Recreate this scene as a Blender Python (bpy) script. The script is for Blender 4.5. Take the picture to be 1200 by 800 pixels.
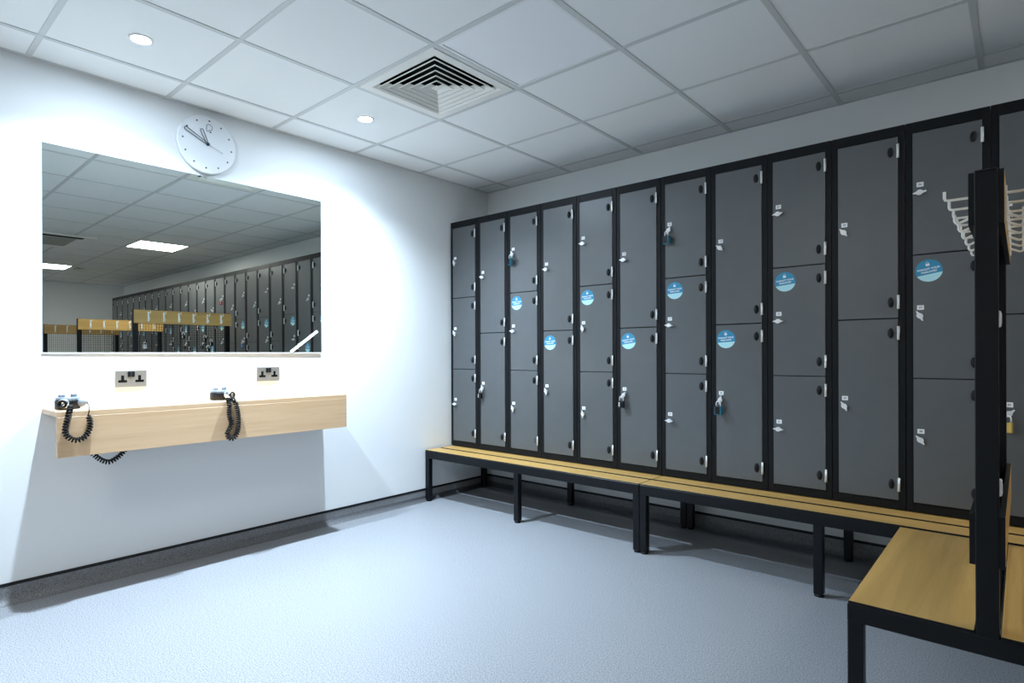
import bpy, bmesh, math, random
from mathutils import Vector, Matrix
for o in list(bpy.data.objects): bpy.data.objects.remove(o)
S = bpy.context.scene
COL = S.collection
random.seed(4)
PI = math.pi

# ------------------------------------------------------------------ camera
cd = bpy.data.cameras.new('camera'); cam = bpy.data.objects.new('camera', cd); COL.objects.link(cam); S.camera = cam
cd.sensor_width = 36.0; cd.sensor_fit = 'HORIZONTAL'
cd.lens = 691.08 / 1200 * 36
cd.shift_x = (600 - 569.99) / 1200; cd.shift_y = (414.97 - 400) / 1200
cd.clip_start = 0.02
YAW, ROLL = 0.7381, -0.0035
fw = Vector((-math.sin(YAW), math.cos(YAW), 0)); rt = Vector((math.cos(YAW), math.sin(YAW), 0)); up = Vector((0, 0, 1))
rt, up = rt * math.cos(ROLL) + up * math.sin(ROLL), up * math.cos(ROLL) - rt * math.sin(ROLL)
m = Matrix((rt, up, -fw)).transposed().to_4x4(); m.translation = Vector((3.4094, -3.7717, 1.1229)); cam.matrix_world = m

# ------------------------------------------------------------------ world, exposure, lamp strengths
w = bpy.data.worlds.new('world'); S.world = w; w.use_nodes = True
w.node_tree.nodes['Background'].inputs[0].default_value = (0.02, 0.02, 0.02, 1)
S.view_settings.view_transform = 'Standard'; S.view_settings.look = 'None'
S.view_settings.exposure = 0.32; S.view_settings.gamma = 1.0; S.view_settings.use_curve_mapping = False
SPOT_W = 295.0            # one round downlight
SPOT_COL = (0.67, 0.83, 1.0)
PANEL_E = 20.0             # one lit ceiling panel
PANEL_COL = (1.0, 0.98, 0.93)

H = 2.506                 # ceiling height
GX, GY, T = 0.264, 0.178, 0.6    # ceiling grid offsets from the two walls
RX, RY = 10.0, -6.0       # room extents

# ------------------------------------------------------------------ materials
MATS = {}
def mat(name, col, rough=0.5, metal=0.0, spec=0.5, emit=None, noise=None, bump=None, grain=None):
    m = bpy.data.materials.new(name); m.use_nodes = True; MATS[name] = m
    nt = m.node_tree; b = nt.nodes['Principled BSDF']
    b.inputs['Base Color'].default_value = (*col, 1); b.inputs['Roughness'].default_value = rough
    b.inputs['Metallic'].default_value = metal; b.inputs['Specular IOR Level'].default_value = spec
    if emit:
        b.inputs['Emission Color'].default_value = (*emit[0], 1); b.inputs['Emission Strength'].default_value = emit[1]
    tc = nt.nodes.new('ShaderNodeTexCoord')
    if noise:                                  # (scale, colour2, low, high)
        n = nt.nodes.new('ShaderNodeTexNoise'); n.inputs['Scale'].default_value = noise[0]; n.inputs['Detail'].default_value = 3
        nt.links.new(tc.outputs['Object'], n.inputs['Vector'])
        r = nt.nodes.new('ShaderNodeValToRGB'); r.color_ramp.elements[0].position = noise[2]; r.color_ramp.elements[1].position = noise[3]
        r.color_ramp.elements[0].color = (*noise[1], 1); r.color_ramp.elements[1].color = (*col, 1)
        nt.links.new(n.outputs['Fac'], r.inputs['Fac']); nt.links.new(r.outputs['Color'], b.inputs['Base Color'])
    if grain:                                  # (stretch vector, colour2): wood grain
        mp = nt.nodes.new('ShaderNodeMapping'); mp.inputs['Scale'].default_value = grain[0]
        nt.links.new(tc.outputs['Object'], mp.inputs['Vector'])
        n = nt.nodes.new('ShaderNodeTexNoise'); n.inputs['Scale'].default_value = 1.0; n.inputs['Detail'].default_value = 6; n.inputs['Roughness'].default_value = 0.65
        n.inputs['Distortion'].default_value = 0.6
        nt.links.new(mp.outputs['Vector'], n.inputs['Vector'])
        r = nt.nodes.new('ShaderNodeValToRGB'); r.color_ramp.elements[0].position = 0.32; r.color_ramp.elements[1].position = 0.66
        r.color_ramp.elements[0].color = (*grain[1], 1); r.color_ramp.elements[1].color = (*col, 1)
        nt.links.new(n.outputs['Fac'], r.inputs['Fac']); nt.links.new(r.outputs['Color'], b.inputs['Base Color'])
    if bump:
        n = nt.nodes.new('ShaderNodeTexNoise'); n.inputs['Scale'].default_value = bump[0]; n.inputs['Detail'].default_value = 2
        nt.links.new(tc.outputs['Object'], n.inputs['Vector'])
        bp = nt.nodes.new('ShaderNodeBump'); bp.inputs['Strength'].default_value = bump[1]; bp.inputs['Distance'].default_value = 0.002
        nt.links.new(n.outputs['Fac'], bp.inputs['Height']); nt.links.new(bp.outputs['Normal'], b.inputs['Normal'])
    return m
mat('wall_paint', (0.84, 0.86, 0.86), 0.55, bump=(180, 0.05))
mat('ceiling_tile', (0.82, 0.84, 0.84), 0.85, bump=(350, 0.12))
mat('ceiling_bar', (0.58, 0.60, 0.60), 0.5)
mat('vinyl', (0.39, 0.405, 0.43), 0.42, noise=(210, (0.17, 0.177, 0.188), 0.36, 0.60), bump=(320, 0.04))
mat('vinyl_cove', (0.29, 0.30, 0.315), 0.5, noise=(300, (0.11, 0.114, 0.118), 0.38, 0.60))
mat('black_trim', (0.007, 0.008, 0.009), 0.35, spec=0.25)
mat('locker_black', (0.006, 0.007, 0.0085), 0.40, spec=0.2)
mat('door_grey', (0.090, 0.098, 0.102), 0.36, spec=0.8, noise=(9, (0.083, 0.091, 0.095), 0.3, 0.7))
mat('steel_black', (0.0055, 0.0065, 0.008), 0.38, spec=0.22)
mat('silver', (0.86, 0.87, 0.88), 0.36, 0.45)
mat('hinge_metal', (0.80, 0.81, 0.80), 0.35, 0.6)
mat('plastic_black', (0.006, 0.006, 0.007), 0.4, spec=0.3)
mat('plastic_grey', (0.20, 0.23, 0.27), 0.3)
mat('plate_white', (0.93, 0.94, 0.94), 0.4)
mat('ink', (0.03, 0.035, 0.04), 0.5)
mat('sticker_blue', (0.03, 0.28, 0.48), 0.35)
mat('sticker_pale', (0.52, 0.88, 0.93), 0.35)
mat('sticker_white', (0.85, 0.93, 0.96), 0.4)
mat('oak_x', (0.62, 0.385, 0.125), 0.42, grain=((1.6, 34, 34), (0.49, 0.29, 0.085)))
mat('oak_y', (0.62, 0.385, 0.125), 0.42, grain=((26, 1.3, 26), (0.48, 0.285, 0.082)))
mat('ash_y', (0.74, 0.51, 0.31), 0.40, grain=((30, 1.6, 45), (0.64, 0.42, 0.235)))
mat('mirror_glass', (0.86, 0.92, 0.89), 0.0, 1.0)
mat('mirror_edge', (0.45, 0.55, 0.52), 0.2)
mat('white_plastic', (0.80, 0.82, 0.82), 0.35)
mat('clock_white', (0.82, 0.85, 0.87), 0.4)
mat('clock_ink', (0.02, 0.03, 0.045), 0.4)
mat('clock_grey', (0.36, 0.41, 0.46), 0.4)
mat('vent_white', (0.80, 0.80, 0.76), 0.45)
mat('duct_black', (0.004, 0.004, 0.004), 0.8, spec=0.1)
mat('brushed_steel', (0.62, 0.60, 0.56), 0.33, 0.85)
mat('wire_white', (0.92, 0.92, 0.89), 0.35)
mat('chrome', (0.75, 0.77, 0.79), 0.12, 1.0)
mat('cord_black', (0.004, 0.0045, 0.005), 0.45, spec=0.25)
mat('teal', (0.01, 0.16, 0.24), 0.35)
mat('red_enamel', (0.55, 0.02, 0.03), 0.35)
mat('blue_enamel', (0.02, 0.13, 0.40), 0.35)
mat('brass', (0.68, 0.47, 0.12), 0.3, 0.8)
mat('spot_glow', (1, 1, 1), 0.5, emit=(SPOT_COL, 700.0))
mat('panel_lit', (0.9, 0.9, 0.9), 0.5, emit=(PANEL_COL, PANEL_E))
mat('panel_off', (0.86, 0.88, 0.91), 0.5)
mat('grille_grey', (0.30, 0.31, 0.28), 0.5)
mat('door_white', (0.62, 0.63, 0.62), 0.4)

# ------------------------------------------------------------------ mesh helpers
def BM(): return bmesh.new()
def box(bm, x0, x1, y0, y1, z0, z1, mi=0):
    v = [bm.verts.new(p) for p in ((x0,y0,z0),(x1,y0,z0),(x1,y1,z0),(x0,y1,z0),(x0,y0,z1),(x1,y0,z1),(x1,y1,z1),(x0,y1,z1))]
    fs = []
    for f in ((3,2,1,0),(4,5,6,7),(0,1,5,4),(1,2,6,5),(2,3,7,6),(3,0,4,7)):
        q = bm.faces.new([v[i] for i in f]); q.material_index = mi; fs.append(q)
    return fs
def bbox(bm, x0, x1, y0, y1, z0, z1, r=0.002, seg=1, mi=0):      # box with bevelled edges
    fs = box(bm, x0, x1, y0, y1, z0, z1, mi)
    es = list({e for f in fs for e in f.edges})
    bmesh.ops.bevel(bm, geom=es, offset=r, segments=seg, affect='EDGES', profile=0.5)
def frame_of(d):
    d = Vector(d).normalized(); a = Vector((0,0,1)) if abs(d.z) < 0.9 else Vector((1,0,0))
    u = d.cross(a).normalized(); return d, u, d.cross(u)
def cyl(bm, p, q, r, r2=None, n=16, caps=True, mi=0):
    p, q = Vector(p), Vector(q); r2 = r if r2 is None else r2
    d, u, v = frame_of(q - p)
    A = [bm.verts.new(p + (u*math.cos(2*PI*i/n) + v*math.sin(2*PI*i/n))*r) for i in range(n)]
    B = [bm.verts.new(q + (u*math.cos(2*PI*i/n) + v*math.sin(2*PI*i/n))*r2) for i in range(n)]
    for i in range(n):
        f = bm.faces.new((A[i], A[(i+1)%n], B[(i+1)%n], B[i])); f.material_index = mi; f.smooth = n > 8
    if caps:
        f = bm.faces.new(A[::-1]); f.material_index = mi
        f = bm.faces.new(B); f.material_index = mi
def tube(bm, pts, r, n=8, caps=True, closed=False):
    P = [Vector(p) for p in pts]; N = len(P); rings = []; prev = None
    for i in range(N):
        if closed: d = P[(i+1)%N] - P[i-1]
        else: d = P[min(i+1,N-1)] - P[max(i-1,0)]
        d.normalize()
        if prev is None: _, u, v = frame_of(d)
        else:
            u = prev - d*prev.dot(d); u.normalize(); v = d.cross(u)
        prev = u
        rr = r[i] if isinstance(r, (list, tuple)) else r
        rings.append([bm.verts.new(P[i] + (u*math.cos(2*PI*k/n) + v*math.sin(2*PI*k/n))*rr) for k in range(n)])
    for i in range(N if closed else N-1):
        a, b = rings[i], rings[(i+1)%N]
        for k in range(n):
            f = bm.faces.new((a[k], a[(k+1)%n], b[(k+1)%n], b[k])); f.smooth = True
    if caps and not closed:
        bm.faces.new(rings[0][::-1]); bm.faces.new(rings[-1])
def lathe(bm, c, axis, prof, n=28):         # prof: (distance along axis, radius)
    d, u, v = frame_of(axis); c = Vector(c); prev = None
    for (h, r) in prof:
        ring = [bm.verts.new(c + d*h + (u*math.cos(2*PI*i/n) + v*math.sin(2*PI*i/n))*max(r, 1e-5)) for i in range(n)]
        if prev:
            for i in range(n):
                f = bm.faces.new((prev[i], prev[(i+1)%n], ring[(i+1)%n], ring[i])); f.smooth = True
        prev = ring
def prism(bm, poly, y0, y1, mi=0):          # polygon in x,z extruded along y
    A = [bm.verts.new((x, y0, z)) for x, z in poly]; B = [bm.verts.new((x, y1, z)) for x, z in poly]; n = len(poly)
    bm.faces.new(A).material_index = mi; bm.faces.new(B[::-1]).material_index = mi
    for i in range(n): bm.faces.new((A[i], B[i], B[(i+1)%n], A[(i+1)%n])).material_index = mi
def mesh(name, bm, *mats, fix=True):
    if fix: bmesh.ops.recalc_face_normals(bm, faces=bm.faces)
    me = bpy.data.meshes.new(name); bm.to_mesh(me); bm.free()
    for x in mats: me.materials.append(MATS[x])
    return me
def put(name, me, parent=None, loc=(0,0,0), rot=(0,0,0)):
    o = bpy.data.objects.new(name, me); COL.objects.link(o); o.location = loc; o.rotation_euler = rot
    if parent: o.parent = parent
    return o
def obj(name, bm, m, parent=None, loc=(0,0,0), rot=(0,0,0)):
    ms = m if isinstance(m, (list, tuple)) else (m,)
    return put(name, mesh(name, bm, *ms), parent, loc, rot)
def tag(o, label=None, cat=None, group=None, kind=None):
    if label: o['label'] = label
    if cat: o['category'] = cat
    if group: o['group'] = group
    if kind: o['kind'] = kind
    return o
def thing(name, label, cat, loc=(0,0,0), group=None, rot=(0,0,0)):
    o = bpy.data.objects.new(name, None); COL.objects.link(o); o.location = loc; o.rotation_euler = rot
    o.empty_display_size = 0.05
    return tag(o, label, cat, group)
def copy_tree(o, parent=None):
    c = o.copy(); COL.objects.link(c)
    if parent: c.parent = parent
    for ch in [x for x in bpy.data.objects if x.parent == o]: copy_tree(ch, c)
    return c
def text_mesh(name, txt, size, m, bold=0.0, shear=0.0):
    cu = bpy.data.curves.new(name, 'FONT'); cu.body = txt; cu.size = size; cu.align_x = 'CENTER'; cu.align_y = 'CENTER'
    cu.extrude = 0.00015; cu.offset = bold; cu.resolution_u = 2; cu.shear = shear
    ob = bpy.data.objects.new(name, cu); COL.objects.link(ob)
    bpy.context.view_layer.update()
    me = bpy.data.meshes.new_from_object(ob.evaluated_get(bpy.context.evaluated_depsgraph_get()))
    me.name = name; me.materials.clear(); me.materials.append(MATS[m])
    bpy.data.objects.remove(ob); bpy.data.curves.remove(cu)
    return me
def struct(name, bm, m, label, cat): return tag(obj(name, bm, m), label, cat, kind='structure')

# ------------------------------------------------------------------ room shell
b = BM(); box(b, -0.1, RX+0.1, RY-0.1, 0.1, -0.1, 0.0); struct('floor', b, 'vinyl', 'speckled grey safety vinyl floor', 'floor')
b = BM(); box(b, -0.12, 0, RY-0.1, 0.1, 0, H+0.35); struct('wall_left', b, 'wall_paint', 'plain white wall carrying the mirror and clock', 'wall')
b = BM(); box(b, 0, RX, 0, 0.12, 0, H+0.35); struct('wall_back', b, 'wall_paint', 'plain white wall behind the lockers', 'wall')
b = BM(); box(b, RX, RX+0.12, RY-0.1, 0.1, 0, H+0.35); struct('wall_right', b, 'wall_paint', 'far white end wall seen in the mirror', 'wall')
b = BM(); box(b, 0, RX, RY-0.12, RY, 0, H+0.35); struct('wall_front', b, 'wall_paint', 'white wall opposite the lockers', 'wall')

# coved vinyl skirting with a black cap strip
def cove_profile():
    R = 0.035; pr = [(0.0004, 0.080), (0.004, 0.080), (0.0045, R + 0.0005)]
    for i in range(1, 8):
        a = PI/2 * i/8; pr.append((0.0045 + R*(1 - math.cos(a)), 0.0005 + R*(1 - math.sin(a))))
    pr += [(0.0045 + R, 0.0006), (0.0045 + R, 0.0002), (0.0004, 0.0002)]
    return pr
def skirting(name, a, bpt, nrm, label):
    a, bpt, nrm = Vector(a), Vector(bpt), Vector(nrm)
    bm = BM(); pr = cove_profile()
    A = [bm.verts.new(a + nrm*d + Vector((0,0,z))) for d, z in pr]; B = [bm.verts.new(bpt + nrm*d + Vector((0,0,z))) for d, z in pr]
    n = len(pr)
    for i in range(n): bm.faces.new((A[i], A[(i+1)%n], B[(i+1)%n], B[i])).smooth = 2 <= i <= 9
    bm.faces.new(A); bm.faces.new(B[::-1])
    o = struct(name, bm, 'vinyl_cove', label, 'skirting')
    bm = BM(); pr = [(0.0004, 0.080), (0.0062, 0.080), (0.0062, 0.0875), (0.004, 0.094), (0.0004, 0.094)]
    A = [bm.verts.new(a + nrm*d + Vector((0,0,z))) for d, z in pr]; B = [bm.verts.new(bpt + nrm*d + Vector((0,0,z))) for d, z in pr]; n = len(pr)
    for i in range(n): bm.faces.new((A[i], A[(i+1)%n], B[(i+1)%n], B[i]))
    bm.faces.new(A); bm.faces.new(B[::-1])
    obj('cap_strip', bm, 'black_trim', o)
skirting('baseboard_left', (0, RY, 0), (0, 0, 0), (1, 0, 0), 'grey coved vinyl skirting with black cap under the mirror')
skirting('baseboard_back', (0, 0, 0), (RX, 0, 0), (0, -1, 0), 'grey coved vinyl skirting with black cap behind bench legs')

# suspended ceiling: bars and single tiles
NX, NY = 17, 10
gx = [GX + T*k for k in range(NX)]; gy = [-(GY + T*j) for j in range(NY)]
taken = {(2,2), (7,1), (12,2), (2,7), (12,7), (1,2), (12,1)}      # cell k,j spans gx[k]..gx[k+1], gy[j]..gy[j+1]
b = BM(); box(b, 0, RX, RY, 0, H + 0.30, H + 0.35)
ceil = struct('ceiling', b, 'duct_black', 'suspended ceiling of square white tiles in a grey grid', 'ceiling')
BW = 0.012
for x in gx:
    b = BM(); box(b, x-BW, x+BW, RY, 0, H, H+0.004); obj('ceiling_bar', b, 'ceiling_bar', ceil)
for y in gy:
    b = BM(); box(b, 0, RX, y-BW, y+BW, H+0.0006, H+0.0046); obj('ceiling_bar', b, 'ceiling_bar', ceil)
for a in ((0, 0.02, RY, 0), (0, RX, -0.02, 0), (RX-0.02, RX, RY, 0), (0, RX, RY, RY+0.02)):
    b = BM(); box(b, a[0], a[1], a[2], a[3], H+0.0012, H+0.004); obj('wall_angle', b, 'ceiling_bar', ceil)
tile_cache = {}
xs = [0.0] + gx + [RX]; ys = [0.0] + gy + [RY]
for i in range(len(xs)-1):
    for j in range(len(ys)-1):
        if (i-1, j-1) in taken: continue
        sx, sy = xs[i+1]-xs[i], ys[j]-ys[j+1]
        if sx < 0.02 or sy < 0.02: continue
        key = (round(sx,3), round(sy,3))
        if key not in tile_cache:
            b = BM(); box(b, -sx/2+0.006, sx/2-0.006, -sy/2+0.006, sy/2-0.006, 0.003, 0.016); tile_cache[key] = mesh('tile', b, 'ceiling_tile')
        put('tile', tile_cache[key], ceil, ((xs[i]+xs[i+1])/2, (ys[j]+ys[j+1])/2, H))
def cell(k, j): return (GX + T*(k+0.5), -(GY + T*(j+0.5)))

# far door seen in the mirror
b = BM(); box(b, RX-0.04, RX-0.002, -2.285, -1.385, 0.0, 2.2)
d1 = struct('door_1', b, 'door_white', 'pale door with a dark frame on the far end wall', 'door')
b = BM(); box(b, RX-0.06, RX-0.001, -1.385, -1.335, 0, 2.25); box(b, RX-0.06, RX-0.001, -2.335, -2.285, 0, 2.25); box(b, RX-0.06, RX-0.001, -2.285, -1.385, 2.2, 2.25)
obj('door_frame', b, 'black_trim', d1)
b = BM(); cyl(b, (RX-0.04, -1.46, 1.02), (RX-0.09, -1.46, 1.02), 0.009); cyl(b, (RX-0.09, -1.455, 1.02), (RX-0.09, -1.58, 1.02), 0.009); obj('door_handle', b, 'silver', d1)

# ------------------------------------------------------------------ ceiling fittings
def light_panel(k, j, lit, label):
    x, y = cell(k, j); t = thing('ceiling_light_panel', label, 'ceiling light', (x, y, H), 'square ceiling light panels')
    a = 0.2865; bm = BM()
    for q in ((-a, a, -a, -a+0.014), (-a, a, a-0.014, a), (-a, -a+0.014, -a+0.014, a-0.014), (a-0.014, a, -a+0.014, a-0.014)):
        box(bm, q[0], q[1], q[2], q[3], 0.0005, 0.014)
    obj('frame', bm, 'white_plastic', t)
    bm = BM(); box(bm, -a+0.012, a-0.012, -a+0.012, a-0.012, 0.004, 0.010); obj('diffuser', bm, 'panel_lit' if lit else 'panel_off', t)
light_panel(2, 2, False, 'unlit square ceiling panel in the grid next to the air vent')
light_panel(7, 1, True, 'glowing square light panel seen in the mirror, above the lockers')
light_panel(12, 2, True, 'glowing square light panel beside the far air vent, seen in the mirror')

light_panel(2, 7, True, 'lit square ceiling panel over the open floor opposite the lockers')
light_panel(12, 7, True, 'added unseen light panel near the far wall, for general room light')  # added panel out of view, brightens the room and its mirror reflection

def make_vent(k, j, label):
    x, y = cell(k, j); t = thing('air_vent', label, 'air vent', (x, y, H), 'square ceiling air vents')
    a = 0.287
    def sq_ring(bm, r0, z0, r1, z1, th=0.0016):
        def ring(r, z): return [bm.verts.new(p) for p in ((-r,-r,z),(r,-r,z),(r,r,z),(-r,r,z))]
        A, B, A2, B2 = ring(r0, z0), ring(r1, z1), ring(r0-th, z0+th*0.3), ring(r1-th, z1+th*0.3)
        for i in range(4):
            n = (i+1) % 4
            bm.faces.new((A[i], A[n], B[n], B[i])); bm.faces.new((A2[n], A2[i], B2[i], B2[n]))
            bm.faces.new((A[n], A[i], A2[i], A2[n])); bm.faces.new((B[i], B[n], B2[n], B2[i]))
    def lip(bm, ro, ri, z0=-0.0055, z1=-0.0015):
        for q in ((-ro, ro, -ro, -ri), (-ro, ro, ri, ro), (-ro, -ri, -ri, ri), (ri, ro, -ri, ri)): box(bm, q[0], q[1], q[2], q[3], z0, z1)
    bm = BM(); sq_ring(bm, a, 0.003, a-0.006, -0.003, 0.001); sq_ring(bm, a-0.005, -0.003, 0.238, -0.003, 0.0005); sq_ring(bm, 0.2385, -0.003, 0.212, 0.014); obj('frame', bm, 'vent_white', t)
    for i in range(5):
        r = 0.212 - 0.0385*i
        bm = BM(); sq_ring(bm, r, -0.002, r-0.031, 0.022); lip(bm, r+0.004, r-0.0005); obj('blade', bm, 'vent_white', t)
    bm = BM(); ap = bm.verts.new((0,0,0.012)); q = [bm.verts.new(p) for p in ((-0.022,-0.022,-0.002),(0.022,-0.022,-0.002),(0.022,0.022,-0.002),(-0.022,0.022,-0.002))]
    for i in range(4): bm.faces.new((q[i], q[(i+1)%4], ap))
    bm.faces.new(q); obj('centre_cone', bm, 'vent_white', t)
    bm = BM(); box(bm, -a, a, -a, a, 0.10, 0.11); 
    for s in ((-a,-a+0.004,-a,a),(a-0.004,a,-a,a),(-a,a,-a,-a+0.004),(-a,a,a-0.004,a)): box(bm, s[0], s[1], s[2], s[3], 0.004, 0.10)
    obj('plenum', bm, 'duct_black', t)
make_vent(1, 2, 'square white air vent with black gaps between nested blades, above the mirror')
make_vent(12, 1, 'far square air vent beside a glowing panel, seen in the mirror')

def downlight(x, y, label):
    t = thing('downlight', label, 'ceiling light', (x, y, H + 0.003), 'round ceiling downlights')
    bm = BM(); lathe(bm, (0,0,0), (0,0,-1), [(-0.01, 0.048), (0.001, 0.050), (0.004, 0.047), (0.005, 0.040), (0.002, 0.036), (-0.004, 0.034)]); obj('bezel', bm, 'white_plastic', t)
    bm = BM(); cyl(bm, (0,0,-0.0005), (0,0,-0.003), 0.0335, n=24); obj('lens', bm, 'spot_glow', t)
    ld = bpy.data.lights.new('lamp', 'SPOT'); ld.energy = SPOT_W; ld.color = SPOT_COL; ld.spot_size = math.radians(140); ld.spot_blend = 1.0; ld.shadow_soft_size = 0.022
    lo = bpy.data.objects.new('lamp', ld); COL.objects.link(lo); lo.parent = t; lo.location = (0, 0, -0.010)
downlight(0.553, -1.68, 'small bright round downlight in the ceiling tile beside the air vent')
downlight(0.553, -2.875, 'small bright round downlight over the end of the shelf, away from the vent')

# air conditioning cassette seen in the mirror
t = thing('air_conditioner', 'white ceiling cassette air conditioner with a grey grille, seen in the mirror', 'air conditioner', (5.12, -2.24, H - 0.001))
bm = BM(); bbox(bm, -0.475, 0.475, -0.475, 0.475, -0.018, 0.0, 0.006, 2); obj('panel', bm, 'vent_white', t)
for s in range(4):
    bm = BM(); box(bm, -0.36, 0.36, 0.335, 0.435, -0.0195, -0.0175); obj('outlet_slot', bm, 'duct_black' if s == 1 else 'white_plastic', t, rot=(0, 0, s*PI/2))
bm = BM(); bbox(bm, -0.31, 0.31, -0.31, 0.31, -0.021, -0.016, 0.002); gr = obj('grille', bm, 'grille_grey', t)
for s in range(11):
    bm = BM(); box(bm, -0.285, 0.285, -0.28 + s*0.052, -0.256 + s*0.052, -0.023, -0.021); obj('grille_slat', bm, 'grille_grey', gr)

# ------------------------------------------------------------------ mirror wall: mirror, clock, sockets, shelf, dryers
MY0, MY1, MZ0, MZ1 = -3.125, -1.640, 1.137, 2.129
t = thing('wall_mirror', 'large frameless rectangular wall mirror above the wooden shelf', 'mirror', (0.0058, (MY0+MY1)/2, MZ0), rot=(0, 0, -0.0046))
hw = (MY1-MY0)/2
bm = BM(); bbox(bm, -0.002, 0.002, -hw, hw, 0, MZ1-MZ0, 0.0006)
for f in bm.faces: f.material_index = 0 if f.normal.x > 0.9 else 1
me = mesh('mirror_glass', bm, 'mirror_glass', 'mirror_edge')
put('mirror_glass', me, t)
bm = BM(); box(bm, -0.002, 0.0028, -hw-0.004, hw+0.001, -0.005, -0.0005); box(bm, 0.0021, 0.0028, -hw-0.004, hw+0.001, -0.005, 0.002); obj('bottom_channel', bm, 'white_plastic', t)
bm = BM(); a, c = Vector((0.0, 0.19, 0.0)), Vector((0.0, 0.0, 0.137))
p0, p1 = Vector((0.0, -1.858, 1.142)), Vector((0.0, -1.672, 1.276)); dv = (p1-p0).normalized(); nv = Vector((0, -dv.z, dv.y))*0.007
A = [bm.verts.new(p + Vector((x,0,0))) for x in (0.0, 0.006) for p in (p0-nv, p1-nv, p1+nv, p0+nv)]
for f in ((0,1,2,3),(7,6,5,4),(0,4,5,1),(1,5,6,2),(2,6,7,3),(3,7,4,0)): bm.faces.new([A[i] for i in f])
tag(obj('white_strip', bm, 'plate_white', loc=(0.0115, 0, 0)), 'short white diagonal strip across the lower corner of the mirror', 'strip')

# clock: turned a few degrees on the wall
ck = thing('wall_clock', 'round white wall clock with dots and outlined hands above the mirror', 'clock', (0.0, -2.372, 2.306), rot=(math.radians(-4.0), 0, 0))
bm = BM(); lathe(bm, (0,0,0), (1,0,0), [(0.001, 0.0), (0.001, 0.158), (0.010, 0.162), (0.022, 0.162), (0.0255, 0.159), (0.026, 0.155), (0.026, 0.0)], 64); obj('clock_face', bm, 'clock_white', ck)
for i in range(12):
    a = i*PI/6; bm = BM(); cyl(bm, (0.0258, 0.1335*math.sin(a), 0.1335*math.cos(a)), (0.0270, 0.1335*math.sin(a), 0.1335*math.cos(a)), 0.0046, n=14); obj('hour_dot', bm, 'clock_ink', ck)
def polar(r, deg): a = math.radians(deg); return Vector((0, r*math.sin(a), r*math.cos(a)))
def hand(name, r, deg, wd, x):
    bm = BM(); d = polar(1, deg); n = polar(1, deg+90); pts = []
    for i in range(9): a = PI*i/8; pts.append(Vector((x,0,0)) + d*(r-wd) + n*(wd*math.cos(a)) + d*(wd*math.sin(a)))
    pts += [Vector((x,0,0)) + d*0.0 - n*wd*0.55, Vector((x,0,0)) - d*0.006, Vector((x,0,0)) + n*wd*0.55]
    tube(bm, pts, 0.0019, 6, closed=True); obj(name, bm, 'clock_ink', ck)
hand('minute_hand', 0.140, -71+4, 0.0085, 0.031); hand('hour_hand', 0.086, -32.7+4, 0.0085, 0.029)
bm = BM(); d = polar(1, 104.7+4); tube(bm, [Vector((0.0335,0,0)) - d*0.02, Vector((0.0335,0,0)) + d*0.088], 0.0013, 6); obj('second_hand', bm, 'clock_grey', ck)
bm = BM(); cyl(bm, (0.026,0,0), (0.036,0,0), 0.0085, n=18); obj('hub', bm, 'clock_ink', ck)
bm = BM()
lg = [(-0.013,0.107),(-0.004,0.114),(0.010,0.113),(0.019,0.105),(0.0185,0.090),(0.010,0.084),(0.0035,0.083),(-0.002,0.0745),(-0.010,0.072),(-0.0125,0.085)]
tube(bm, [Vector((0.0268, y, z)) for y, z in lg], 0.0014, 6, closed=True); obj('emblem', bm, 'clock_ink', ck)
bm = BM(); cyl(bm, (0.0258, 0.0105, 0.0735), (0.0270, 0.0105, 0.0735), 0.0046, n=14); obj('emblem_dot', bm, 'clock_ink', ck)

def socket(y, z, label):
    t = thing('double_socket', label, 'socket', (0, y, z), 'steel double sockets under the mirror')
    bm = BM(); bbox(bm, 0.0005, 0.010, -0.0735, 0.0735, -0.044, 0.044, 0.002, 2); obj('plate', bm, 'brushed_steel', t)
    for s in (-1, 1):
        c = s*0.039; bm = BM()
        box(bm, 0.009, 0.0106, c-0.007, c+0.007, -0.006, 0.018); box(bm, 0.009, 0.0106, c-0.020, c+0.020, -0.018, -0.0055); obj('pin_holes', bm, 'duct_black', t)
    for s in (-1, 1):
        bm = BM(); bbox(bm, 0.009, 0.0145, s*0.0085-0.0075, s*0.0085+0.0075, 0.010, 0.038, 0.0015); obj('rocker_switch', bm, 'plastic_black', t)
socket(-2.7555, 1.003, 'brushed steel double socket under the mirror, the one farther from the lockers')
socket(-2.008, 1.007, 'brushed steel double socket under the mirror, the one nearer the lockers')

SH0, SH1, SD, ST, SB = -3.127, -1.632, 0.28, 0.877, 0.673
t = thing('wall_shelf', 'pale wood laminate vanity shelf with a deep front under the mirror', 'shelf', (0, (SH0+SH1)/2, SB))
bm = BM(); bbox(bm, 0.0005, SD, SH0-(SH0+SH1)/2, SH1-(SH0+SH1)/2, ST-SB-0.026, ST-SB, 0.003, 2); obj('top_board', bm, 'ash_y', t)
bm = BM(); bbox(bm, SD-0.022, SD+0.0005, SH0-(SH0+SH1)/2, SH1-(SH0+SH1)/2, 0, ST-SB-0.0245, 0.0015); obj('front_apron', bm, 'ash_y', t)
for s in (-0.5, 0.0, 0.5):
    bm = BM(); prism(bm, [(0.001, ST-SB-0.028), (SD-0.024, ST-SB-0.028), (SD-0.024, ST-SB-0.045), (0.02, 0.02), (0.001, 0.02)], s-0.004, s+0.004); obj('bracket', bm, 'white_plastic', t)

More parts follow.
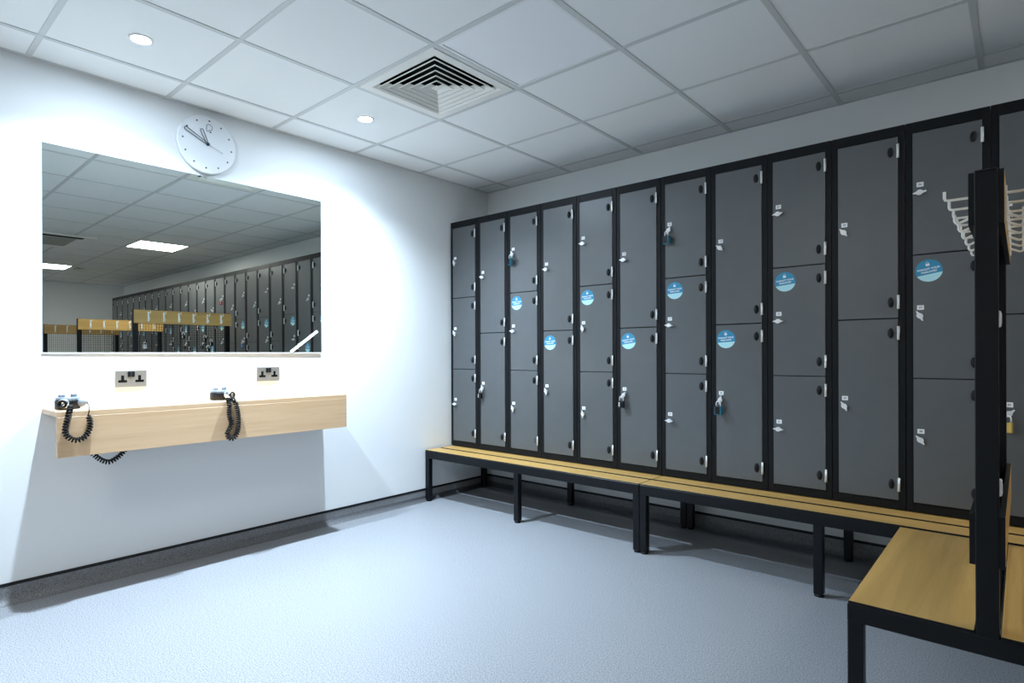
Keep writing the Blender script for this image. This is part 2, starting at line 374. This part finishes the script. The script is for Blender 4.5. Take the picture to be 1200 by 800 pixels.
def smooth_path(pts, per=12):
    P = [Vector(p) for p in pts]; out = []
    for i in range(len(P)-1):
        a, b_, c, d = P[max(i-1,0)], P[i], P[i+1], P[min(i+2, len(P)-1)]
        for k in range(per):
            s = k/per
            out.append(0.5*((2*b_) + (c-a)*s + (2*a-5*b_+4*c-d)*s*s + (3*b_-a-3*c+d)*s**3))
    out.append(P[-1]); return out
def coil(bm, pts, R=0.0095, r=0.0040, pitch=0.0120, step=10):
    P = smooth_path(pts, 24); L = [0]
    for i in range(1, len(P)): L.append(L[-1] + (P[i]-P[i-1]).length)
    n = int(L[-1]/pitch*step); out = []; prev = None; j = 0
    for i in range(n+1):
        s = L[-1]*i/n
        while j < len(L)-2 and L[j+1] < s: j += 1
        q = P[j].lerp(P[j+1], (s-L[j])/max(1e-9, L[j+1]-L[j])); d = (P[j+1]-P[j]).normalized()
        if prev is None: _, u, v = frame_of(d)
        else: u = (prev - d*prev.dot(d)).normalized(); v = d.cross(u)
        prev = u; a = 2*PI*i/step; e = min(1, i/step, (n-i)/step)
        out.append(q + (u*math.cos(a) + v*math.sin(a))*R*e)
    tube(bm, out, r, 5)
def dryer(y, label, turn, loop, hang, lead):
    t = thing('hair_dryer', label, 'hair dryer', (0.13, y, ST), 'hair dryers on the shelf')
    bm = BM(); lathe(bm, (0,0,0), (0,0,1), [(0.0, 0.0), (0.0, 0.046), (0.003, 0.050), (0.038, 0.050), (0.043, 0.047), (0.046, 0.040), (0.046, 0.0)], 36); bo = obj('motor_drum', bm, 'plastic_black', t)
    bm = BM(); lathe(bm, (0,0,0), (0,0,1), [(0.0445, 0.047), (0.052, 0.047), (0.055, 0.043), (0.055, 0.030), (0.050, 0.028)], 36); obj('rim', bm, 'plastic_grey', bo)
    for k in range(7):
        bm = BM(); box(bm, -0.028, 0.028, -0.030 + k*0.010 - 0.002, -0.030 + k*0.010 + 0.002, 0.046, 0.051); obj('vent_bar', bm, 'plastic_grey', bo)
    bm = BM(); bbox(bm, -0.012, 0.012, -0.036, -0.012, 0.052, 0.068, 0.003); obj('switch', bm, 'plastic_grey', t)
    bm = BM(); bbox(bm, -0.010, 0.010, 0.012, 0.036, 0.052, 0.070, 0.003); obj('switch', bm, 'plastic_grey', t)
    d = Vector((math.cos(turn), math.sin(turn), 0)); n = Vector((-d.y, d.x, 0)); z = Vector((0, 0, 0.028))
    bm = BM(); lathe(bm, d*0.030 + z, d, [(0, 0.0), (0, 0.022), (0.030, 0.0225), (0.052, 0.0215), (0.060, 0.019), (0.060, 0.0165), (0.045, 0.015), (0.045, 0.0)], 26); nz = obj('nozzle', bm, 'chrome', t)
    bm = BM(); lathe(bm, d*0.030 + z, d, [(0.0615, 0.0195), (0.066, 0.018), (0.066, 0.012), (0.060, 0.0115)], 26); obj('nozzle_ring', bm, 'plastic_black', nz)
    e = Vector((0.55, 1, 0)).normalized()
    bm = BM(); lathe(bm, e*0.034 + z, e, [(0, 0.0), (0, 0.021), (0.024, 0.020), (0.034, 0.015), (0.040, 0.008), (0.045, 0.007), (0.045, 0)], 24); obj('handle', bm, 'plastic_grey', t)
    o = Vector((0.13, y, ST))
    bm = BM(); coil(bm, [Vector(p) - o for p in loop]); tube(bm, smooth_path([Vector(p) - o for p in lead], 6), 0.0022, 6); obj('coiled_cord', bm, 'cord_black', t)
    if hang:
        bm = BM(); coil(bm, [Vector(p) - o for p in hang], R=0.0095); obj('cord_tail', bm, 'cord_black', t)
X0 = 0.296
dryer(-3.055, 'black and grey hair dryer with coiled cord at the bare end of the shelf', math.radians(-25),
      [(0.235, -3.068, 0.892), (0.275, -3.078, 0.889), (X0, -3.088, 0.865), (X0, -3.098, 0.820), (X0, -3.101, 0.785), (X0, -3.084, 0.758), (X0, -3.054, 0.747), (X0, -3.024, 0.763), (X0, -3.008, 0.800), (X0, -3.010, 0.840), (X0, -3.014, 0.856)],
      [(0.12, -2.968, 0.675), (0.12, -2.945, 0.645), (0.12, -2.916, 0.618), (0.12, -2.885, 0.606), (0.12, -2.852, 0.622), (0.12, -2.822, 0.650), (0.12, -2.80, 0.685)],
      [(X0, -3.014, 0.856), (X0, -3.010, 0.880), (0.25, -3.000, 0.893), (0.166, -2.987, 0.905)])
dryer(-2.355, 'grey and black hair dryer with coiled cord in the middle of the shelf', math.radians(20),
      [(0.262, -2.372, 0.890), (X0, -2.378, 0.880), (X0, -2.377, 0.850), (X0, -2.376, 0.800), (X0, -2.363, 0.765), (X0, -2.374, 0.735), (X0, -2.388, 0.704), (X0, -2.366, 0.678), (X0, -2.341, 0.692), (X0, -2.327, 0.738), (X0, -2.329, 0.800), (X0, -2.336, 0.848), (X0-0.004, -2.347, 0.880), (0.262, -2.352, 0.892)],
      None,
      [(0.262, -2.352, 0.892), (0.24, -2.34, 0.896), (0.21, -2.31, 0.903), (0.166, -2.287, 0.905)])

# ------------------------------------------------------------------ lockers
LW, LX0, LF, LZ0, LZ1 = 0.29975, 0.013, -0.46, 0.397, 2.176
DZ0, DZ1 = 0.437 - LZ0, 2.1255 - LZ0           # opening, relative to the locker base
S3 = [DZ1, 1.568 - LZ0, 1.006 - LZ0, DZ0]; S2 = [DZ1, 1.283 - LZ0, DZ0]
def locker_body(tiers):
    bm = BM(); W = LW - 0.0012; Hh = LZ1 - LZ0
    box(bm, 0.0006, W, 0.014, 0.455, 0, Hh)
    for q in ((0.0006, 0.0275, 0, Hh), (W-0.027, W, 0, Hh)): bbox(bm, q[0], q[1], 0, 0.0145, q[2], q[3], 0.0015)
    bbox(bm, 0.027, W-0.0265, 0.0005, 0.0145, 0, DZ0-0.0015, 0.001); bbox(bm, 0.027, W-0.0265, 0.0005, 0.0145, DZ1+0.0015, Hh, 0.001)
    return mesh('locker_frame', bm, 'locker_black')
body = {3: locker_body(3), 2: locker_body(2)}
def door_mesh(h):
    bm = BM(); bbox(bm, 0, 0.243, -0.004, 0.010, -h, 0, 0.0012); return mesh('door', bm, 'door_grey')
doors = {3: [door_mesh(S3[i]-S3[i+1]-0.004) for i in range(3)], 2: [door_mesh(S2[i]-S2[i+1]-0.004) for i in range(2)]}
# turn hasp: round boss with a diamond shaped winged plate
bm = BM(); cyl(bm, (0,-0.0035,0), (0,-0.016,0), 0.010, n=18)
prism(bm, [(-0.025,0.0),(-0.013,0.0045),(-0.004,0.0115),(0.006,0.0115),(0.014,0.0045),(0.025,0.002),(0.025,-0.003),(0.013,-0.0055),(0.004,-0.0115),(-0.006,-0.0115),(-0.014,-0.005),(-0.025,-0.003)], -0.0215, -0.0155)
cyl(bm, (0,-0.021,0), (0,-0.0235,0), 0.0055, n=14)
bbox(bm, 0.017, 0.026, -0.030, -0.016, -0.0028, 0.0028, 0.001)
hasp = mesh('turn_hasp', bm, 'silver')
bm = BM(); bbox(bm, -0.013, 0.013, -0.0052, -0.0038, -0.0105, 0.0105, 0.0004); plate = mesh('number_plate', bm, 'plate_white')
bm = BM(); bbox(bm, -0.0045, 0.0025, -0.0095, -0.0035, -0.032, 0.032, 0.001); cyl(bm, (0.0025,-0.0075,-0.032), (0.0025,-0.0075,0.032), 0.0040, n=10); hinge = mesh('hinge', bm, 'hinge_metal')
bm = BM(); lathe(bm, (0,0,0), (0,-1,0), [(0.0038, 0.0125), (0.010, 0.0115), (0.0125, 0.008), (0.0135, 0.0)], 18)
for v in bm.verts: v.co.z *= 1.9; v.co.x *= 0.95
cap = mesh('hinge_cap', bm, 'plastic_black')
bm = BM(); cyl(bm, (0,0,0.008), (0,-0.006,0.008), 0.004, n=8); cyl(bm, (0,0,-0.008), (0,-0.006,-0.008), 0.004, n=8); 
for v in bm.verts: v.co.y -= 0.002
bolts = mesh('hinge_bolts', bm, 'plastic_black')
# sticker: blue disc, pale lower segment, lettering and a small padlock emblem
def disc_seg(zlo, zhi, y0, y1, R=0.05):
    bm = BM(); pts = []; a0 = math.asin(max(-1, zlo/R)); a1 = math.asin(min(1, zhi/R))
    N = 20
    for i in range(N+1): a = a0 + (a1-a0)*i/N; pts.append((R*math.cos(a), R*math.sin(a)))
    for i in range(N+1): a = a1 + (a0-a1)*i/N; pts.append((-R*math.cos(a), R*math.sin(a)))
    cl = [pts[0]]
    for p in pts[1:]:
        if (Vector(p)-Vector(cl[-1])).length > 1e-5: cl.append(p)
    if (Vector(cl[0])-Vector(cl[-1])).length < 1e-5: cl.pop()
    prism(bm, cl, y0, y1); return bm
st_blue = mesh('sticker', disc_seg(-0.05, 0.05, -0.0038, -0.0046), 'sticker_blue')
st_pale = mesh('sticker_band', disc_seg(-0.05, -0.0165, -0.0045, -0.0049), 'sticker_pale')
tx1 = text_mesh('sticker_lettering', 'FORGOT YOUR', 0.0118, 'sticker_white', 0.0004); tx2 = text_mesh('sticker_lettering', 'PADLOCK?', 0.0118, 'sticker_white', 0.0004)
bm = BM(); box(bm, -0.0072, 0.0072, -0.0050, -0.0046, -0.006, 0.004); tube(bm, [(-0.0045,-0.0048,0.004), (-0.0045,-0.0048,0.008), (-0.002,-0.0048,0.0105), (0.002,-0.0048,0.0105), (0.0045,-0.0048,0.008), (0.0045,-0.0048,0.004)], 0.0011, 6); st_ic = mesh('sticker_emblem', bm, 'sticker_white')

def make_padlock(style):
    ms = {'black': ('plastic_black', 'silver'), 'teal': ('plastic_black', 'teal'), 'red': ('red_enamel', 'silver'), 'blue': ('blue_enamel', 'silver'), 'brass': ('brass', 'brass'), 'silver': ('silver', 'silver')}[style]
    bm = BM(); bbox(bm, -0.019, 0.019, -0.010, 0.010, -0.044, 0.0, 0.004, 2); pb = mesh('body', bm, ms[0])
    bm = BM()
    if style == 'teal': bbox(bm, -0.0225, 0.0225, -0.0075, 0.0075, -0.0475, -0.001, 0.004, 2); bbox(bm, 0.013, 0.0205, -0.0115, 0.0115, -0.043, -0.001, 0.002)
    else: bbox(bm, -0.0155, -0.0085, -0.0112, 0.0112, -0.036, -0.008, 0.001)
    pband = mesh('side_band', bm, ms[1])
    bm = BM(); pts = [(-0.012, 0, -0.004), (-0.012, 0, 0.016)] + [(-0.012*math.cos(PI*i/10), 0, 0.016 + 0.012*math.sin(PI*i/10)) for i in range(1, 10)] + [(0.012, 0, 0.016), (0.012, 0, -0.004)]
    tube(bm, pts, 0.0032, 8); sh = mesh('shackle', bm, 'silver')
    return pb, pband, sh
PAD = {s: make_padlock(s) for s in ('black', 'teal', 'red', 'blue', 'brass', 'silver')}
def padlock(style, loc, label, rz=0.0, group='padlocks hanging on locker doors', ry=0.0):
    t = thing('padlock', label, 'padlock', loc, group, rot=(0, ry, rz))
    a, c, d = PAD[style]; put('body', a, t); put('side_band', c, t); put('shackle', d, t)

ORD = ['first','second','third','fourth','fifth','sixth','seventh','eighth','ninth','tenth','eleventh','twelfth','thirteenth','fourteenth','fifteenth','sixteenth','seventeenth','eighteenth','nineteenth','twentieth','twenty-first','twenty-second','twenty-third','twenty-fourth','twenty-fifth','twenty-sixth','twenty-seventh','twenty-eighth','twenty-ninth','thirtieth']
stick_rot = {3: 2, 4: 4, 5: 3, 6: 8, 7: 3, 8: 4, 9: 6, 11: 10}
hasp_rot = {(1,0): 75, (1,1): 60, (1,2): 5, (2,0): 15, (2,1): 80, (3,0): 70, (3,1): 10, (3,2): 70, (4,0): 8, (4,1): 70, (5,0): 5, (5,1): 75, (5,2): 80, (6,0): 5, (6,1): -50,
            (7,0): -60, (7,1): 5, (7,2): 3, (8,0): 40, (8,1): -75, (9,0): -3, (9,1): 2, (9,2): 4, (10,0): 50, (10,1): 60, (11,0): -4, (11,1): 62, (11,2): 52}
locks = {(2,1): ('black', 'black padlock hanging on the lower door of the second locker'), (3,0): ('teal', 'dark padlock with teal edge on the top door of the third locker'),
         (6,1): ('black', 'black padlock hanging on the lower door of the sixth locker'), (7,0): ('teal', 'dark padlock with teal edge on the top door of the seventh locker'),
         (8,1): ('teal', 'dark padlock with teal side on the lower door of the eighth locker'), (12,1): ('brass', 'brass padlock on the lower door of the twelfth locker, beside the coat post'),
         (15,0): ('red', 'red padlock on the fifteenth locker, seen only in the mirror'), (13,1): ('blue', 'blue padlock on the thirteenth locker, seen only in the mirror'),
         (17,1): ('black', 'black padlock on the seventeenth locker, seen in the mirror'), (19,1): ('black', 'black padlock on the nineteenth locker, seen in the mirror')}
number = 1
num_mesh = {}
for k in range(1, 31):
    tiers = 3 if k % 2 else 2; SS = S3 if tiers == 3 else S2
    stk = (k >= 3 and tiers == 3) or k in (4, 6, 8, 16, 18, 20)
    label = 'grey %s-door locker in a black frame%s, %s from the mirror wall' % ('three' if tiers == 3 else 'two', ' with a blue sticker' if stk else '', ORD[k-1])
    x = LX0 + LW*(k-1)
    t = thing('locker', label, 'locker', (x, LF, LZ0), 'lockers along the white wall')
    put('locker_frame', body[tiers], t)
    for i in range(tiers):
        top = SS[i] - (0.002 if i else 0.0)
        if i == 0: top -= 0.001
        d = put('door', doors[tiers][i], t, (0.0283, 0, top))
        hgt = doors[tiers][i].vertices and (SS[i]-SS[i+1]-0.004)
        pz = -0.238 if tiers == 3 else -0.378
        rot = hasp_rot.get((k, i), random.choice((0, 5, 55, 70, -45)))
        put('turn_hasp', hasp, d, (0.0265, 0, pz-0.038), (0, math.radians(rot), 0))
        put('number_plate', plate, d, (0.0275, 0, pz))
        nm = text_mesh('number', str(number), 0.0125, 'ink', 0.0002)
        put('number', nm, d, (0.0275, -0.0053, pz), (PI/2, 0, 0)); number += 1
        for hz in (-0.066, -hgt+0.073):
            put('hinge', hinge, d, (0.2435, 0, hz))
            if k == 3 and i == 2 and hz < -0.1: put('hinge_bolts', bolts, d, (0.222, 0, hz))
            else: put('hinge_cap', cap, d, (0.215, 0, hz-0.001))
        if stk and i == 1:
            sr = math.radians(-stick_rot.get(k, random.uniform(-4, 8)))
            c = Vector((0.0585, 0, -0.073)) if tiers == 3 else Vector((0.0550, 0, -0.079))
            put('sticker', st_blue, d, c, (0, sr, 0)); put('sticker_band', st_pale, d, c, (0, sr, 0)); 
            for me_, h_ in ((tx1, 0.0075), (tx2, -0.0055)):
                o = put('sticker_lettering', me_, d); o.rotation_mode = 'QUATERNION'
                R = Matrix.Rotation(sr, 4, 'Y') @ Matrix.Rotation(PI/2, 4, 'X'); o.rotation_quaternion = R.to_quaternion()
                o.location = c + (Matrix.Rotation(sr, 4, 'Y') @ Vector((0, -0.0048, h_)))
            put('sticker_emblem', st_ic, d, c + (Matrix.Rotation(sr, 4, 'Y') @ Vector((0, 0, 0.0275))), (0, sr, 0))
        if (k, i) in locks:
            padlock(locks[(k,i)][0], (x + 0.0283 + 0.0265 - 0.004, LF - 0.034, LZ0 + top + pz - 0.038 - 0.034), locks[(k,i)][1], rz=random.uniform(-0.35, 0.35))

# ------------------------------------------------------------------ locker bench stands
def plank(bm, x0, x1, y0, y1, z0, z1):
    bbox(bm, x0, x1, y0, y1, z0, z1, 0.0012); bm.normal_update()
    for f in bm.faces: f.material_index = 0 if f.normal.z > 0.9 else 1
def make_stand():
    t = thing('locker_bench', '', 'bench', (0, 0, 0), 'bench stands under the lockers')
    L, F, Bk = 1.7965, -0.742, -0.075
    for x in (0.0, 0.878, L-0.040):
        for y0 in (F+0.002, Bk-0.040):
            bm = BM(); bbox(bm, x, x+0.040, y0, y0+0.040, 0.012, 0.338, 0.0025); lg = obj('leg', bm, 'steel_black', t)
            bm = BM(); lathe(bm, (x+0.020, y0+0.020, 0), (0,0,1), [(0.0, 0.0), (0.0, 0.021), (0.008, 0.021), (0.0125, 0.014), (0.0125, 0.0)], 16); obj('foot', bm, 'plastic_black', lg)
    for y0 in (F, Bk-0.038):
        bm = BM(); bbox(bm, 0, L, y0, y0+0.040, 0.330, 0.387, 0.003); obj('rail', bm, 'steel_black', t)
    for x in (0.0, 0.878, L-0.040):
        bm = BM(); box(bm, x+0.001, x+0.039, F+0.040, Bk-0.038, 0.336, 0.3795); obj('cross_rail', bm, 'steel_black', t)
    bm = BM(); plank(bm, 0.001, L-0.001, F+0.003, -0.601, 0.3795, 0.3915); obj('plank', bm, ('oak_x', 'steel_black'), t)
    bm = BM(); plank(bm, 0.001, L-0.001, -0.577, -0.435, 0.3795, 0.3915); obj('plank', bm, ('oak_x', 'steel_black'), t)
    for y0 in (-0.40, -0.16):
        bm = BM(); box(bm, 0.001, L-0.001, y0, y0+0.03, 0.374, 0.3955); obj('locker_support', bm, 'steel_black', t)
    return t
stand = make_stand()
for i in range(5):
    s = stand if i == 0 else copy_tree(stand)
    s.location = (LX0 + 1.7985*i, 0, 0)
    s['label'] = 'black steel bench with two oak planks under the lockers, %s from the mirror wall' % ORD[i]

# ------------------------------------------------------------------ island benches with coat hooks (centre line at local x = 0)
def board(bm, x0, x1, y0, y1, z0, z1, side):
    box(bm, x0, x1, y0, y1, z0, z1, 0)
    bm.faces.ensure_lookup_table(); bm.normal_update()
    for f in bm.faces:
        if f.normal.x * side > 0.9: f.material_index = 1
def make_island():
    t = thing('coat_hook_bench', '', 'bench', (0, 0, 0), 'double-sided benches with coat hooks')
    Y0, Y1, HW = -1.780, -0.790, 0.314
    for x in (-HW, HW-0.040):
        for y in (Y0, Y1-0.040):
            bm = BM(); bbox(bm, x, x+0.040, y, y+0.040, 0.012, 0.345, 0.0025); lg = obj('leg', bm, 'steel_black', t)
            bm = BM(); lathe(bm, (x+0.020, y+0.020, 0), (0,0,1), [(0.0, 0.0), (0.0, 0.021), (0.008, 0.021), (0.0125, 0.014), (0.0125, 0.0)], 16); obj('foot', bm, 'plastic_black', lg)
    for y in (Y0, Y1-0.040):
        bm = BM(); bbox(bm, -HW-0.0005, HW+0.0005, y-0.0005, y+0.040, 0.338, 0.390, 0.003); obj('rail', bm, 'steel_black', t)
    for x in (-HW, -0.020, HW-0.040):
        bm = BM(); bbox(bm, x, x+0.040, Y0+0.039, Y1-0.039, 0.338, 0.380, 0.003); obj('rail', bm, 'steel_black', t)
    for s in (-1, 1):
        bm = BM(); a, c = sorted((s*(HW-0.002), s*0.026)); plank(bm, a, c, Y0+0.003, Y1-0.003, 0.379, 0.397); obj('seat_panel', bm, ('oak_y', 'steel_black'), t)
    for y in (Y0+0.001, Y1-0.049):
        bm = BM(); bbox(bm, -0.0235, 0.0235, y, y+0.048, 0.382, 1.592, 0.002); obj('post', bm, 'steel_black', t)
        bm = BM(); bbox(bm, -0.0235, 0.0235, y, y+0.048, 1.5915, 1.597, 0.002); obj('post_cap', bm, 'plastic_black', t)
    for s in (-1, 1):
        for z0, z1, nm in ((1.455, 1.592, 'hook_board'), (0.570, 0.702, 'back_board')):
            bm = BM(); a, c = sorted((s*0.0237, s*0.0357)); board(bm, a, c, Y0+0.004, Y1+0.012, z0, z1, s); bd = obj(nm, bm, ('steel_black', 'oak_y'), t)
            if nm == 'hook_board':
                for i in range(6):
                    y = -1.64 + 0.1485*i; x = s*0.0355
                    bm = BM(); bbox(bm, min(x, x+s*0.004), max(x, x+s*0.004), y-0.009, y+0.009, 1.475, 1.575, 0.001)
                    R = 0.008; pts = [(x+s*0.002, y, 1.556), (x+s*0.052, y, 1.556), (x+s*0.058, y, 1.558), (x+s*0.060, y, 1.564), (x+s*0.060, y, 1.582)]
                    tube(bm, pts, 0.0038, 8)
                    pts = [(x+s*0.002, y, 1.500), (x+s*0.026, y, 1.488), (x+s*0.034, y, 1.489), (x+s*0.037, y, 1.495), (x+s*0.037, y, 1.512)]
                    tube(bm, pts, 0.0038, 8)
                    obj('hook', bm, 'wire_white', bd)
    bm = BM(); r = 0.0013
    n = int((Y1-Y0-0.10)/0.025)
    for i in range(n+1):
        y = Y0+0.05 + (Y1-Y0-0.10)*i/n; box(bm, -r, r, y-r, y+r, 0.40, 1.47)
    for i in range(42):
        z = 0.42 + 0.025*i; box(bm, -r+0.002, r+0.002, Y0+0.049, Y1-0.049, z-r, z+r)
    tag(obj('wire_mesh', bm, 'steel_black', t), 'black wire grid panel between the posts', kind='stuff')
    return t
isl = make_island()
ISX = (3.340, 5.50, 7.42)
names = ('double-sided oak bench with black coat-hook post, standing at the twelfth locker', 'double-sided coat-hook bench seen in the mirror, under the glowing panel', 'farthest double-sided coat-hook bench seen in the mirror, by the end wall')
for i, x in enumerate(ISX):
    o = isl if i == 0 else copy_tree(isl)
    o.location = (x, 0, 0); o['label'] = names[i]
g = 'padlocks left on the wire grid'
padlock('black', (3.325, -1.293, 1.345), 'black padlock left on the coat bench grid, away from the others', rz=PI/2, group=g)
padlock('black', (3.325, -1.067, 1.315), 'black padlock on the coat bench grid, topmost of three close together', rz=PI/2, group=g)
padlock('black', (3.325, -0.998, 1.270), 'black padlock on the coat bench grid, nearest the lockers', rz=PI/2, group=g)
padlock('black', (3.325, -1.031, 1.205), 'black padlock on the coat bench grid, lowest of three close together', rz=PI/2, group=g)
padlock('silver', (3.357, -1.66, 1.235), 'silver padlock hanging high on the coat bench grid behind the post', rz=PI/2, group=g)
padlock('silver', (3.357, -1.63, 0.775), 'silver padlock hanging low on the coat bench grid above the seat', rz=PI/2, group=g)
